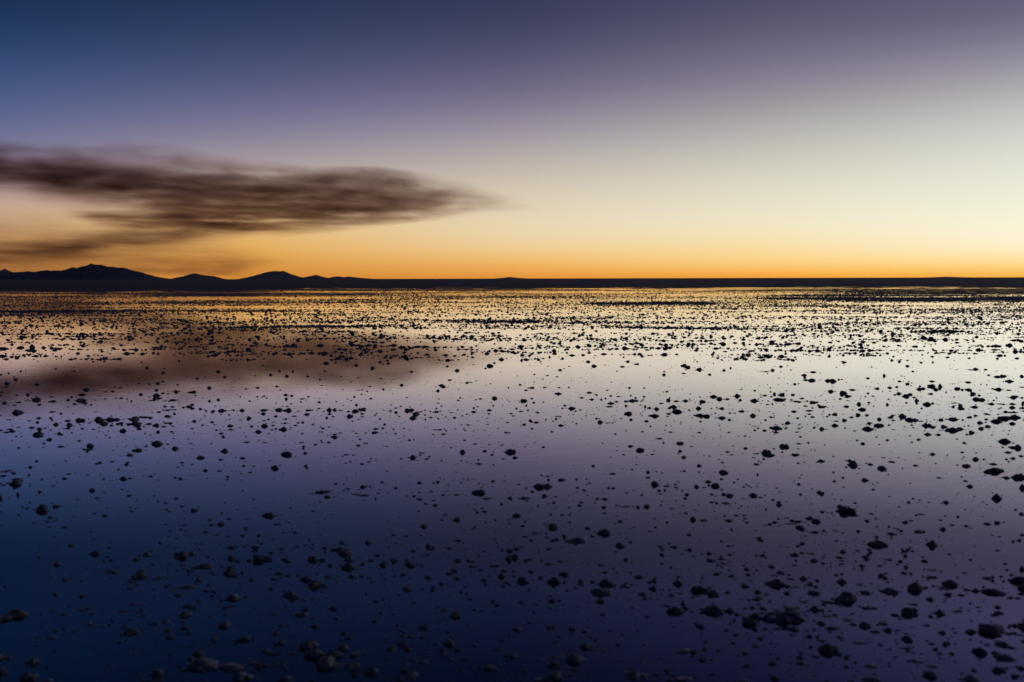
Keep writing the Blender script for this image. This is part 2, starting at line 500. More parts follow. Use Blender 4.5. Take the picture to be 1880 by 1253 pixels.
cloud_hull("cloud", [(-420, 240), (150, 246), (260, 252), (330, 268), (450, 292), (600, 308), (700, 308), (800, 322), (900, 340), (980, 362), (1060, 384)],
           [(-420, 400), (0, 405), (120, 425), (300, 444), (480, 444), (620, 428), (760, 410), (900, 398), (980, 393), (1060, 388)], MAT_CLOUD,
           "dark brown streak of cloud tapering to a ragged tip in the golden sky")
LOW = [
    dict(path=[(-420, 478, 12, 0.5), (-100, 472, 13, 0.6), (20, 467, 13, 0.7), (100, 459, 13, 1.05), (180, 449, 14, 1.0), (280, 437, 13, 0.9), (380, 426, 13, 0.85), (460, 418, 11, 0.55), (540, 408, 8, 0.0)],
         soft=1.8, base=0.35, streak=0.6, puff=0.4, warp=0.02),
    dict(path=[(-420, 462, 50, 0.40), (0, 462, 50, 0.40), (200, 465, 44, 0.36), (330, 470, 36, 0.28), (440, 474, 28, 0.16), (500, 480, 22, 0.06), (540, 480, 20, 0.0)],
         soft=2.2, base=0.40, streak=0.7, puff=0.4, warp=0.03),
    dict(path=[(-420, 500, 8, 0.0), (250, 496, 10, 0.2), (390, 493, 14, 0.40), (440, 487, 14, 0.30), (490, 480, 10, 0.08), (540, 478, 8, 0.0)],
         soft=1.6, base=0.3, streak=0.4, puff=0.7, warp=0.03),
]
MAT_LOW = cloud_material("thin_low_cloud", LOW, 1.2, (0.16, 0.05, 0.10))
cloud_hull("cloud", [(-420, 352), (0, 352), (200, 372), (360, 400), (460, 398), (540, 404)], [(-420, 506), (0, 506), (330, 507), (460, 507), (540, 506)], MAT_LOW,
           "thin brown veil of low cloud between the dark streak and the mountains")

# ------------------------------------------------------------------ salt clumps
# measured on the photograph, panel by panel: centre x, waterline y, width, height with its mirror image (panel pixels)
LOWER = ["""195,3,60,20 255,22,35,22 310,57,38,14 403,27,24,12 458,55,38,30 447,72,64,12 700,76,50,26 663,100,38,20 747,55,30,12 797,44,62,40 888,68,34,30 965,41,30,8 1020,114,52,26 1140,80,38,32 1232,116,34,16 1257,34,42,12
45,179,44,10 15,206,34,14 75,246,66,48 88,222,40,14 157,162,24,20 345,196,26,10 570,133,20,12 650,138,24,12 627,221,42,30 470,280,34,26 491,318,32,12 655,306,28,16 620,274,22,10 765,208,24,14 888,215,22,12 894,319,28,14 844,343,26,12 844,376,26,10
923,139,22,12 1160,211,28,14 1272,187,28,12 1238,155,20,14 1290,156,16,10 215,381,60,50 220,356,36,14 290,362,40,22 255,418,28,20 335,466,42,16 485,397,32,12 253,464,26,8 5,320,16,34 1047,490,38,14 1068,430,24,14 1165,425,20,16 1105,505,24,14
1230,510,36,18 1245,470,32,12 897,520,22,12 932,457,28,10 1190,570,60,12 1288,568,24,24 1210,638,36,22 1268,638,34,22 742,606,58,32 765,582,36,10 692,632,32,24 925,612,80,52 972,602,30,30 1038,666,78,36 970,688,40,14 930,657,36,12
1160,700,90,50 1180,675,40,24 960,770,110,28 1010,738,60,20 1045,790,36,18 1172,827,106,50 958,868,52,24 938,914,58,44 930,945,50,20 1142,968,52,44 842,945,50,30 645,892,120,14 680,858,56,16 665,1002,74,46 803,726,56,14 672,742,60,14
560,692,58,22 592,672,28,12 290,655,40,30 340,733,46,18 288,811,46,22 418,818,34,24 545,616,28,14 775,655,24,14 655,665,20,12 83,912,126,66 462,962,52,20 375,997,46,14 265,1025,62,24 165,1155,80,46 285,1095,36,14 690,1203,30,14 1290,1036,30,20
1030,1172,170,86 1180,1180,160,56 1215,1232,130,66 150,1230,80,60 225,1246,80,24 800,1210,60,50 780,1248,90,30 1270,1162,90,30 190,1025,40,14 420,888,30,14""",
"""397,7,36,18 155,98,64,38 250,91,24,18 302,47,20,12 228,36,22,8 45,36,30,8 252,156,22,22 540,145,26,14 573,134,24,10 460,98,32,10 495,100,20,8 457,140,18,10 790,114,46,28 866,119,26,12 778,24,20,14 663,55,28,8 1050,86,30,34 1115,43,28,10 990,62,18,10
1130,144,40,14 1285,86,48,40 405,246,20,14 545,262,38,26 335,289,80,26 362,314,40,22 510,300,50,12 550,305,60,16 708,267,22,18 830,241,34,18 830,324,34,18 803,308,22,14 1130,292,76,42 1178,320,60,14 1020,302,34,14 952,302,28,12 890,285,22,12
1203,233,22,16 60,408,62,40 105,407,30,10 290,384,22,12 1022,430,36,34 1112,466,18,12 140,494,20,12 12,508,28,18 30,550,30,14 8,570,26,18 130,577,46,16 78,640,26,16 160,640,36,24 400,582,64,26 455,600,90,46 475,632,60,40 468,672,72,50
540,652,26,24 290,632,60,50 375,662,30,24 875,566,30,40 905,566,36,12 1025,535,32,18 675,566,26,12 617,610,36,18 645,660,38,34 700,635,44,28 785,660,70,36 765,638,24,30 825,658,50,12 745,707,36,22 878,722,52,32 1028,632,34,16 1020,727,42,24
1065,716,26,12 1143,683,28,16 1210,662,50,20 1245,583,28,18 1245,716,40,40 1275,748,50,22 1285,630,40,50 1168,755,22,24 298,762,82,60 215,713,36,16 95,728,52,18 415,715,22,14 585,722,30,14 655,757,24,12 145,795,24,16 230,912,74,34 85,908,64,16
402,930,50,22 957,888,42,22 1108,884,30,16 900,770,28,18 845,780,26,14 785,1024,46,24 850,1025,40,26 980,1060,62,50 750,998,40,18 680,1085,74,40 440,1085,60,44 470,1032,46,26 268,1075,90,76 300,1118,120,76 365,1165,180,84 490,1175,70,54
585,1205,76,60 25,1170,80,50 130,1170,100,30 1180,1185,80,40 845,1150,60,30 945,1115,50,30 990,1135,40,24 1065,1135,40,20 1275,1120,40,30 860,1105,80,14 930,940,60,12 1230,1090,40,16 760,1158,40,14 150,1240,90,40 70,1110,40,30 175,1112,40,20
790,1220,70,40 545,1095,60,12""",
"""8,85,24,36 15,114,30,20 650,76,46,34 855,41,42,24 855,81,26,18 750,16,42,12 770,38,16,16 712,97,18,10 568,98,20,10 1115,98,22,8 1185,66,26,18 1285,90,40,44 1240,92,50,8 950,155,26,24 1068,138,22,14 1075,190,46,34 1062,222,18,16 1240,147,36,14
1250,200,20,20 413,155,22,16 510,195,40,14 610,173,18,12 690,187,28,20 692,214,30,14 135,262,60,46 178,260,60,40 185,226,18,18 65,319,74,24 158,315,22,14 333,266,18,14 363,278,30,14 515,268,28,16 725,250,46,40 788,257,50,14 832,262,24,10
938,262,30,26 995,236,34,22 975,264,24,10 1032,258,44,38 1105,307,38,28 1075,300,30,22 1220,306,54,34 1085,344,56,16 1012,340,26,14 470,324,42,20 470,366,28,22 470,395,24,12 353,340,24,14 575,361,86,12 638,366,24,22 685,362,32,32 810,371,26,12
757,355,12,16 920,429,30,36 973,433,54,16 1100,432,44,24 1137,407,28,14 1195,442,26,12 1292,376,18,18 550,437,30,20 470,497,82,54 335,534,140,44 552,562,58,40 605,543,30,12 208,468,48,42 195,452,56,14 118,498,44,16 68,514,36,14 180,517,34,12
257,505,24,14 65,437,18,18 256,404,26,14 197,402,22,12 295,404,22,10 700,488,28,12 898,505,30,16 1268,532,36,20 755,565,26,16 830,568,48,24 898,582,32,28 1103,562,26,14 1000,600,34,26 1008,635,58,26 1068,628,40,20 1073,649,50,14 1105,606,32,14
1188,680,30,24 1178,660,26,10 22,577,40,26 12,622,44,46 93,630,46,20 188,652,44,18 245,640,50,16 450,657,42,16 578,632,30,24 474,695,32,20 97,694,34,22 8,688,22,16 52,742,80,50 212,742,72,52 350,742,32,32 483,756,100,62 455,800,110,58
572,768,58,22 636,720,54,30 722,741,38,32 840,752,76,50 672,806,60,24 852,802,36,14 955,788,98,62 1022,808,56,44 918,824,26,14 1180,765,54,32 1250,798,38,30 1248,830,64,36 830,895,96,56 885,880,36,24 1028,895,116,74 1108,892,60,44 1278,880,50,24
1245,925,70,60 1210,960,80,54 1180,930,50,24 1290,930,40,50 1133,1013,54,22 1280,985,36,18 80,790,36,10 47,850,32,20 612,874,24,16 686,922,24,20 318,1145,100,76 210,1168,74,54 240,1125,60,16 862,1097,80,30 655,1152,60,20 795,1195,50,28
625,1222,120,64 870,1242,90,36 1200,1172,56,32 480,1133,40,14 1020,1215,34,20 165,1242,100,40 290,1215,40,20 755,1130,30,14 1170,1250,80,24""",
"""82,58,48,34 160,42,28,12 5,90,24,36 205,37,16,14 145,99,50,18 270,132,46,22 415,130,30,22 440,150,70,46 520,148,28,16 580,170,44,34 630,134,40,12 765,22,24,14 833,96,30,22 995,38,24,14 1055,122,34,28 1095,122,18,12 1010,157,40,28 1145,146,36,16
1150,183,74,42 1105,187,20,18 1187,180,22,22 1217,87,32,16 1265,64,60,38 1243,117,26,16 1265,215,52,42 1210,216,38,22 1290,268,30,42 1160,320,56,50 903,341,30,24 870,215,28,10 380,215,22,16 158,248,22,18 165,300,24,16 57,354,32,30 278,293,16,18
395,388,96,62 365,362,50,28 275,385,38,10 503,435,26,20 95,420,40,10 210,422,44,26 242,438,50,34 155,437,46,18 100,448,110,12 158,469,52,32 237,491,52,20 284,484,22,16 347,485,36,10 20,667,46,28 630,501,50,24 675,485,22,16 790,490,24,18
888,478,30,30 964,414,20,18 1165,444,36,22 937,455,26,12 780,400,40,10 725,433,28,12 555,556,104,52 832,558,56,56 1245,540,18,20 1165,585,28,12 1025,631,22,14 1207,652,24,14 1213,684,22,14 1290,680,24,36 135,607,58,30 225,600,62,16 235,637,40,30
382,592,38,30 362,620,44,18 380,636,40,12 488,617,30,18 500,632,20,14 452,585,28,12 477,663,34,22 568,663,28,14 622,632,26,16 670,642,28,22 695,614,28,24 712,580,28,18 735,588,20,14 682,578,22,12 575,713,30,32 835,684,56,12 825,721,62,22
702,677,22,14 1110,726,42,20 998,699,24,12 40,757,110,62 375,745,54,50 230,802,60,34 395,833,136,84 80,702,32,14 150,770,70,14 490,800,50,30 612,793,94,46 645,800,40,28 745,780,80,70 930,758,84,54 882,776,44,16 1270,742,80,54 1150,800,116,46
1052,790,42,30 1230,826,34,18 1285,806,34,16 980,812,36,18 825,834,48,32 742,858,56,20 515,875,80,24 300,848,90,26 240,885,54,46 185,845,60,14 120,880,110,30 110,930,130,76 75,945,90,70 120,985,90,36 20,940,50,40 410,937,60,20 340,912,34,18
300,918,60,18 270,958,50,36 330,982,80,28 235,985,40,20 495,968,60,46 545,998,52,24 608,992,58,36 582,955,56,24 720,903,80,62 868,905,50,48 962,892,70,22 1165,873,34,24 1125,992,160,80 1245,968,46,28 885,1003,50,30 915,1058,42,26 1068,872,36,12
455,1052,70,20 700,1080,76,20 305,1093,100,80 275,1045,36,20 180,1157,84,28 170,1105,34,20 520,1172,80,28 745,1146,60,24 880,1133,60,16 828,1172,60,24 1205,1132,96,42 1170,1195,76,46 825,1222,60,56 530,1245,110,40 1020,1240,100,50 1290,1185,40,30
1045,1195,40,24 240,1218,40,16 1180,1048,36,14 360,1025,36,20"""]
UPPER = ["""632,397,36,22 715,429,40,24 745,385,40,24 1170,390,34,18 1075,455,34,26 690,528,36,28 500,557,28,12 180,478,60,34 285,475,50,60 300,505,44,40 40,487,70,34 25,555,70,30 148,568,40,28 385,478,40,32 457,480,36,30 515,485,70,24 1395,530,34,28
1625,543,30,12 1300,655,30,30 1447,697,36,36 1452,659,20,16 920,596,26,20 497,663,28,18 657,684,30,16 825,600,20,16 335,597,18,10 5,716,28,20 123,735,20,18 60,793,40,34 60,822,44,14 330,804,40,26 763,851,70,40 725,893,70,32 250,895,38,34 153,898,30,18
328,940,68,50 715,945,90,50 750,968,44,22 655,975,44,26 602,940,30,26 460,953,68,26 457,911,42,12 350,980,32,20 40,968,36,32 165,960,44,20 130,985,36,14 1390,795,46,30 1440,776,30,22 1320,798,24,18 1230,792,28,14 1382,853,34,30 1390,902,64,46
1370,930,30,40 1550,865,76,36 1700,871,70,32 1250,892,40,30 1540,941,66,24 1460,947,38,16 1340,944,70,16 1410,925,50,24 1440,880,36,20 1485,883,34,14 1075,922,34,20 935,866,36,14 932,928,26,16 808,982,24,16 1747,750,32,20 1065,830,24,18 1015,826,28,14
153,1053,96,60 345,1100,40,26 330,1138,30,26 90,1113,60,12 445,1100,36,22 540,1060,28,26 465,1044,60,18 500,1157,52,38 605,1163,80,48 610,1192,60,26 595,1124,56,24 712,1122,76,52 868,1118,78,66 920,1150,70,50 970,1115,90,52 1030,1115,80,36 1060,1148,60,30
985,1166,34,24 1185,1110,90,56 1180,1150,150,40 1225,1165,80,50 1290,1093,130,24 1335,1098,50,26 1380,1165,56,44 1310,1152,60,22 1405,1046,44,20 1485,1084,64,30 1525,1000,44,20 1490,1028,60,18 1540,1025,44,14 1670,1000,60,34 1705,1015,50,24 1703,980,36,22
1775,1020,36,26 1720,1130,56,32 1472,1145,48,18 1455,1175,44,18 1520,1170,44,16 1700,1190,34,16 1515,1220,40,16 280,1184,60,22 350,1195,56,32 395,1189,44,14 110,1218,60,28 60,1225,50,20 345,1240,90,50 520,1238,40,34 165,1180,36,14 825,1200,44,12
10,1208,30,16 450,1204,26,18""",
"""70,440,70,24 445,434,60,22 455,380,80,28 60,380,46,24 55,340,50,50 825,415,44,32 910,412,36,20 620,467,36,20 720,460,50,30 790,455,60,40 1025,458,80,36 1245,494,62,24 1208,523,40,24 1218,547,28,18 1305,452,56,34 1455,455,60,30 1435,485,30,24 1680,455,60,32
1672,492,64,26 1735,475,60,36 1785,492,50,34 1790,578,50,34 1770,542,30,16 860,525,26,24 523,575,24,18 518,634,26,18 1072,615,72,38 1160,610,24,24 1340,633,48,30 1487,659,48,38 1550,605,36,24 1580,622,30,16 120,690,44,36 175,738,36,22 585,718,38,28
660,684,28,28 727,729,46,34 778,688,26,30 912,730,30,18 1062,684,26,20 1018,757,24,18 1553,750,36,14 1295,776,24,12 1357,742,26,14 1035,812,28,12 632,820,36,22 468,832,54,24 40,833,54,36 360,842,42,14 1740,809,40,32 1580,845,28,24 1455,820,34,12
1435,862,26,18 1360,852,36,10 1790,918,24,16 1470,928,36,18 1325,912,32,24 720,895,50,30 770,903,38,26 720,932,32,36 868,930,52,16 917,910,24,20 525,905,28,16 465,910,24,20 115,939,40,34 45,950,36,28 398,948,36,16 548,922,20,14 160,1035,80,44
225,1032,50,8 330,1033,50,44 530,1030,72,28 515,1062,50,34 650,1030,66,44 735,1033,90,54 627,1084,46,24 925,1030,70,24 900,1068,60,32 1010,1015,40,16 830,1038,40,12 1100,1030,50,60 1145,1028,40,40 1100,1065,50,24 1078,1098,28,28 1205,1030,60,14
1285,1085,62,50 1330,1040,80,44 1395,1025,70,40 1340,985,30,32 1270,1042,40,20 1395,1062,40,20 1395,1086,44,14 1360,1110,40,12 1690,1050,38,30 1690,1010,32,20 1640,1036,50,16 1735,995,24,16 1795,1035,60,50 1505,1075,32,16 65,1135,44,26 225,1170,60,36
225,1203,70,16 148,1235,40,24 470,1223,66,44 530,1172,70,52 525,1122,46,18 605,1136,40,12 710,1145,46,20 690,1200,76,54 630,1195,40,20 595,1203,36,16 803,1164,40,16 955,1158,30,16 1045,1190,36,20 1020,1220,30,14 1510,1228,66,30 1515,1195,60,22
1575,1190,30,20 1150,1243,60,20 1195,1230,36,16 1340,1233,36,18 1670,1200,20,20 1690,1238,24,20 790,1083,60,16""",
"""650,385,28,26 505,345,64,24 590,460,32,20 155,538,56,28 315,543,64,30 345,588,64,30 335,642,36,24 435,492,36,26 500,490,120,12 400,550,40,24 485,537,36,26 547,532,28,28 560,562,36,22 685,530,48,32 708,508,30,28 800,480,50,26 900,490,60,24 935,525,60,24
985,487,36,24 997,543,40,34 1060,550,28,26 1085,532,44,20 810,582,50,44 1035,583,60,32 990,590,30,40 708,640,70,46 750,612,36,18 420,680,42,38 18,690,34,22 355,763,40,20 520,782,70,12 285,812,60,32 300,825,50,28 245,859,42,34 978,805,38,24 1075,832,66,24
1030,854,34,18 1195,828,34,18 1410,828,28,20 1320,830,40,16 1315,885,76,36 1590,875,54,26 1525,920,46,20 1610,935,48,28 1690,937,36,24 1650,892,30,20 1780,903,38,22 1780,970,70,36 1770,998,80,18 753,926,72,46 1015,949,74,46 1097,964,30,24 1185,959,20,18
625,929,34,22 587,936,18,14 430,942,30,16 448,920,20,20 740,990,28,22 705,1030,54,28 705,1062,30,20 865,938,22,12 250,966,30,14 20,1030,60,40 60,1065,70,50 30,1098,70,46 90,1043,60,12 230,1045,56,26 395,1096,34,24 565,1045,60,28 508,1065,32,16
370,1051,50,12 465,1080,34,14 190,1095,36,20 138,1112,24,20 252,1103,28,20 945,1015,22,26 985,1040,50,18 1047,1030,26,22 1125,1050,54,22 898,1060,36,18 920,1080,36,14 1068,1122,34,32 1122,1138,56,26 1013,1158,36,28 868,1138,34,18 1435,1015,74,46
1468,1038,26,22 1510,1027,40,14 1355,1013,30,20 1325,1087,44,18 1298,1108,26,30 1268,1126,36,14 1208,1110,24,14 1338,1166,54,32 1688,1137,60,46 1760,1140,80,10 520,1160,34,18 688,1100,28,14 245,1202,110,14 300,1242,56,20 208,1245,32,16 480,1195,22,16
492,1210,26,14 670,1210,32,10 880,1228,28,18 1330,675,36,26 1108,713,30,18 1220,723,34,14 1305,733,32,14 1630,640,62,38 1578,602,40,30 1440,545,60,28 1350,573,32,30 1535,542,36,26 1585,522,46,24 1495,472,46,32 1585,450,46,24 1380,495,30,30 1430,415,40,28
1280,438,36,24 1640,460,34,22 1715,453,40,22 1570,392,36,28 1655,400,36,22""",
"""435,415,50,30 450,455,50,36 485,360,36,30 235,445,40,24 210,476,36,22 320,482,32,28 595,425,40,24 620,385,36,22 725,392,40,20 845,415,46,18 775,445,46,18 855,440,40,24 885,448,36,18 940,440,36,26 905,484,54,26 722,502,50,24 868,538,40,30 880,520,24,24
915,568,28,24 915,545,18,18 1075,577,52,30 1160,578,52,32 1300,562,56,28 1265,561,36,8 1605,504,48,28 1580,588,42,28 1395,425,70,32 1550,441,46,24 1620,441,60,28 1278,393,46,30 1065,435,50,22 1490,388,30,26 610,635,50,36 645,652,54,38 757,672,78,44
725,674,40,12 613,705,44,16 438,717,36,32 445,687,30,16 838,715,40,26 970,678,30,28 1028,657,20,30 1400,677,46,34 1345,688,60,14 1475,645,32,26 1755,693,70,26 1677,721,50,32 1745,768,70,42 1690,763,50,22 1597,800,28,26 1502,583,26,18 72,645,42,22
118,600,36,28 195,622,50,22 132,832,30,30 265,833,24,16 465,866,32,20 1243,857,36,20 1122,843,26,14 160,948,110,40 100,955,40,20 475,945,60,42 550,950,60,20 625,948,60,36 775,955,80,38 880,912,70,44 930,932,80,46 990,932,60,24 1080,905,66,48
1110,942,36,30 1238,948,80,48 1475,895,60,40 1450,938,120,44 1415,890,30,40 1575,895,40,26 1595,952,110,22 1765,962,80,34 1660,925,44,20 1330,900,50,24 125,1063,80,52 355,1082,116,48 105,992,34,30 268,1000,34,32 310,1010,44,26 365,1020,60,48
520,1003,80,48 555,1045,90,54 745,1015,52,44 755,1077,90,44 815,1085,100,46 950,1015,50,32 955,1100,70,40 1125,1040,56,32 1228,1080,60,48 1063,1055,38,14 480,1062,50,24 762,1130,24,24 860,1015,24,18 1590,1042,56,28 1720,1035,70,22 1720,1065,40,18
1755,1090,46,20 1620,1100,32,24 1535,1143,50,36 1440,1190,130,50 1430,1225,56,30 1330,1210,44,26 1380,1090,40,20 1240,1170,50,10 1270,1190,30,18 1490,1155,28,16 1630,1157,36,12 320,1172,28,20 455,1165,28,12 250,1220,40,20 500,1223,46,18 750,1227,40,18
1012,1227,36,18 10,1240,24,20 1615,1223,40,14 40,908,50,16 20,955,40,24""",
"""95,430,36,20 303,430,32,24 385,425,54,26 365,448,40,30 545,335,36,40 658,355,46,44 845,467,60,24 78,498,22,26 222,606,44,28 707,597,36,26 782,640,44,26 903,609,28,20 1005,606,20,26 1590,547,54,28 1550,495,70,18 1560,462,60,34 1680,457,60,42 1720,412,56,22
1785,420,50,28 1220,432,50,20 995,405,70,34 920,393,70,30 1110,405,50,40 1170,333,150,30 1000,335,80,36 690,418,110,22 655,397,44,22 580,415,50,24 1385,668,40,30 1375,672,120,10 575,727,36,46 430,747,36,22 80,770,70,44 115,775,76,50 178,760,30,22
1630,730,60,34 1580,735,80,26 1682,775,72,38 710,775,36,20 785,797,40,28 1790,732,36,30 1315,783,60,22 1000,775,50,22 990,820,66,46 1035,848,50,34 885,845,60,36 920,840,40,28 1075,825,40,60 685,825,36,24 625,832,40,26 510,840,44,28 1225,840,70,36
1320,850,60,34 1265,850,40,26 1592,847,80,42 1670,853,50,14 108,865,54,40 210,882,66,56 255,907,60,34 295,850,60,24 707,884,52,38 770,908,70,46 805,893,40,34 840,917,32,24 865,947,46,38 955,980,66,50 998,970,38,24 770,965,34,18 1362,887,56,44
1390,935,60,44 1440,940,70,44 1415,900,40,20 1720,917,60,42 1800,975,30,50 1795,920,40,20 605,982,30,36 478,905,32,14 433,880,24,20 185,930,28,22 375,1025,66,46 350,978,40,46 345,1073,48,42 225,1120,54,38 280,1092,44,24 135,1068,60,34 90,1070,30,26
140,1167,60,44 30,1000,90,30 240,998,50,30 1250,985,50,30 1255,1012,60,40 1370,1003,66,30 1180,1000,40,30 1185,967,50,10 1520,975,60,26 1610,975,80,14 1705,975,50,22 1710,1008,50,34 1650,1045,54,26 1715,1050,90,18 1630,1105,100,54 1720,1095,110,56
1560,1130,80,50 1710,1150,64,36 735,1085,70,56 820,1118,110,50 900,1128,50,14 945,1168,90,60 1005,1180,60,30 635,1095,60,30 655,1120,44,20 530,1112,40,36 530,1168,90,54 420,1198,110,56 20,1198,50,46 60,1198,50,10 440,1145,50,30 620,1160,34,20
1075,1118,60,34 1125,1110,40,12 1185,1112,70,44 1105,1178,54,40 1165,1210,120,60 1240,1198,70,40 1430,1195,54,40 1490,1180,70,24 1425,1142,56,36 1350,1230,50,44 965,1245,70,40 1320,1095,36,18 1475,1063,40,20 1505,1070,30,16 1300,1245,40,20
660,1200,40,10 230,1188,28,16 310,1215,26,12 150,1127,46,16"""]
cat = []
for panels, sc_, ox, step, oy in ((LOWER, 1300 / 470.0, 0, 470, 800), (UPPER, 1812 / 376.0, 0, 376, 540)):
    for i, txt in enumerate(panels):
        for item in txt.split():
            x, y, w, h = map(float, item.split(','))
            cat.append((ox + i * step + x / sc_, oy + y / sc_, w / sc_, h / sc_))
cat = np.array(cat)
cat = cat[np.argsort(-cat[:, 2] * cat[:, 3])]


def sizes(px, py, w, h):
    """True width, depth and height above water of a clump seen w wide and h high (with its mirror image)."""
    gx, gy, dist = on_water(px, py)
    sa = np.clip(CAM_H / dist, 0, 1); ca = np.sqrt(1 - sa ** 2)
    k = dist / FPX
    W = w * k; Hf = h * k
    D = np.minimum(0.8 * W, 0.75 * Hf / sa)
    hc = np.sqrt(np.maximum((Hf / 2) ** 2 - (D / 2 * sa) ** 2, (0.22 * Hf) ** 2)) / ca
    return gx, gy, W, D, hc


def lump(sub, r, elong, crumb=1.0):
    """One salt clump: a union of rounded lobes with a crusty skin, unit half width and depth, unit height above z=0."""
    d, f = ICO[sub]
    nl = int(r.integers(5, 11))
    best = np.full(len(d), 0.35)
    for i in range(nl):
        a = r.uniform(0, 2 * math.pi); q = r.uniform(0.1, 0.75) if i else 0.0
        c = np.array([math.cos(a) * q * (1.25 if elong else 1.0), math.sin(a) * q, r.uniform(-0.1, 0.4) if i else 0.1])
        Rl = r.uniform(0.22, 0.55) if i else r.uniform(0.45, 0.68)
        b_ = d @ c; disc = b_ ** 2 - c @ c + Rl ** 2
        t_ = np.where(disc > 0, b_ + np.sqrt(np.maximum(disc, 0)), 0)
        best = np.maximum(best, t_)
    if elong:                                   # a thin shelf of salt trailing along the water
        for sgn in (1, -1):
            if r.random() < 0.75:
                L_ = r.uniform(0.8, 1.25)
                best = np.maximum(best, L_ * np.exp(-(np.abs(d[:, 2]) / 0.22) ** 2) * np.maximum(sgn * d[:, 0], 0) ** 6)
    skin = np.zeros(len(d))
    for i, (cnt, am, sharp) in enumerate(((18, 0.17, 24.0), (60, 0.15, 90.0), (150, 0.11, 320.0))):
        if sub < 3 + i and i: break
        c = r.normal(size=(cnt, 3)); c /= np.linalg.norm(c, axis=1, keepdims=True)
        w_ = np.exp(sharp * (d @ c.T - 1)) * r.uniform(0.2, 1.0, cnt)
        skin += am * w_.max(1)
    skin += 0.045 * crumb * r.normal(size=len(d)) * (0.7 if sub > 3 else 1.2)
    v = d * (best * (1 + skin))[:, None]
    s = v[:, :2]
    v[:, 0] -= (v[:, 0].max() + v[:, 0].min()) / 2; v[:, 1] -= (v[:, 1].max() + v[:, 1].min()) / 2
    v[:, 0] /= (np.ptp(v[:, 0]) / 2); v[:, 1] /= (np.ptp(v[:, 1]) / 2)
    rho = np.clip(np.hypot(v[:, 0], v[:, 1]), 0, 1.1)
    v[:, 2] *= 1 - r.uniform(0.2, 0.65) * rho ** r.uniform(0.8, 1.6)
    v[:, 2] /= v[:, 2].max()
    v[:, 2] = np.where(v[:, 2] < 0, v[:, 2] * 0.35, v[:, 2])
    return v, f


N_SINGLE = 300
singles = cat[:N_SINGLE]
GX, GY, SW, SD, SH = sizes(*singles.T)

# ---- a label for each: its zone is told by the colour of the water and by what stands above it on the horizon
BANDS = [(1165, "near-black water closest to the camera"), (1040, "dark navy water"), (930, "deep blue water"), (830, "dusky violet water"), (740, "mauve water"), (665, "pale water"), (0, "golden water")]
COLS = [(300, "below the tall peak"), (680, "below the flat-topped hill"), (1040, "below the cloud tip"), (1440, "below the clear pale sky"), (9999, "below the brightest sky")]
ORD = ["largest", "second largest", "third largest", "fourth largest", "fifth largest", "sixth largest", "seventh largest", "eighth largest", "ninth largest", "tenth largest"] + [f"{w} largest" for w in ("eleventh", "twelfth", "thirteenth", "fourteenth", "fifteenth", "sixteenth")]
SHORT = {"near-black water closest to the camera": "near-black water", }
seen = {}
labels = []
for (x, y, w, h) in singles:
    band = next(n for t_, n in BANDS if y >= t_); band = SHORT.get(band, band)
    col_ = next(n for t_, n in COLS if x < t_)
    a = w / h
    shp = "round" if a < 1.35 else "oval" if a < 1.8 else "long low" if a < 2.7 else "thin flat"
    k = (band, col_, shp); n = seen.get(k, 0); seen[k] = n + 1
    labels.append(f"{ORD[n] if n < len(ORD) else 'small'} {shp} salt clump on the {band} {col_}")

for i in range(N_SINGLE):
    r = np.random.default_rng(1000 + i)
    sub = 5 if singles[i, 2] > 26 else 4
    asp = singles[i, 2] / singles[i, 3]
    v, f = lump(sub, r, asp > 1.5)
    v = v * np.array([SW[i] / 2, SD[i] / 2, SH[i]])
    me = mesh_np("salt_clump", v, f, MAT_SALT)
    link("salt_clump", me, None, labels[i], "salt clump", "crusty salt clumps standing in the shallow water", loc=(float(GX[i]), float(GY[i]), -0.002))

# ---- the rest: the smaller measured clumps and the countless crumbs strewn over the water
rest = cat[N_SINGLE:]
PX, PY, WW, DD, HH = [], [], [], [], []
gx, gy, W, D, hc = sizes(*rest.T)
PX.append(gx); PY.append(gy); WW.append(W); DD.append(D); HH.append(hc)

# crumbs in wind rows around the measured clumps
src = cat[rng.choice(len(cat), 5200, p=(cat[:, 2] ** 0.7) / (cat[:, 2] ** 0.7).sum())]
bx, by, bd = on_water(src[:, 0], src[:, 1])
bx = bx + rng.normal(size=len(bx)) * (0.32 + src[:, 2] * bd / FPX * 1.2); by = by + rng.normal(size=len(by)) * (0.22 + 0.012 * bd)
w = rng.lognormal(math.log(0.015), 0.55, len(bx))
PX.append(bx); PY.append(by); WW.append(w); DD.append(w * rng.uniform(0.5, 0.9, len(w))); HH.append(w * rng.uniform(0.18, 0.42, len(w)))
# ragged skirts of salt close round each measured clump
rp = np.repeat(np.arange(len(cat)), 5)
cx_, cy_, cW, cD, cH = sizes(*cat.T)
far_ok = rng.random(len(rp)) < np.clip((cat[rp, 1] - 560) / 80, 0.1, 1)
rp = rp[far_ok]
bx = cx_[rp] + rng.normal(size=len(rp)) * 0.62 * cW[rp]; by = cy_[rp] + rng.normal(size=len(rp)) * 0.5 * cD[rp]
w = cW[rp] * rng.uniform(0.07, 0.30, len(rp))
PX.append(bx); PY.append(by); WW.append(w); DD.append(w * rng.uniform(0.5, 0.9, len(w))); HH.append(w * rng.uniform(0.12, 0.34, len(w)))
# evenly strewn crumbs
n = 2600
sx = rng.uniform(-150, 2030, n); sy = 512 + 1830 * CAM_H / rng.uniform(3.0, 20.0, n) ** 1.0
sy = np.clip(sy, 640, 1330)
bx, by, bd = on_water(sx, sy)
w = rng.lognormal(math.log(0.013), 0.5, n)
PX.append(bx); PY.append(by); WW.append(w); DD.append(w * 0.7); HH.append(w * rng.uniform(0.18, 0.42, n))


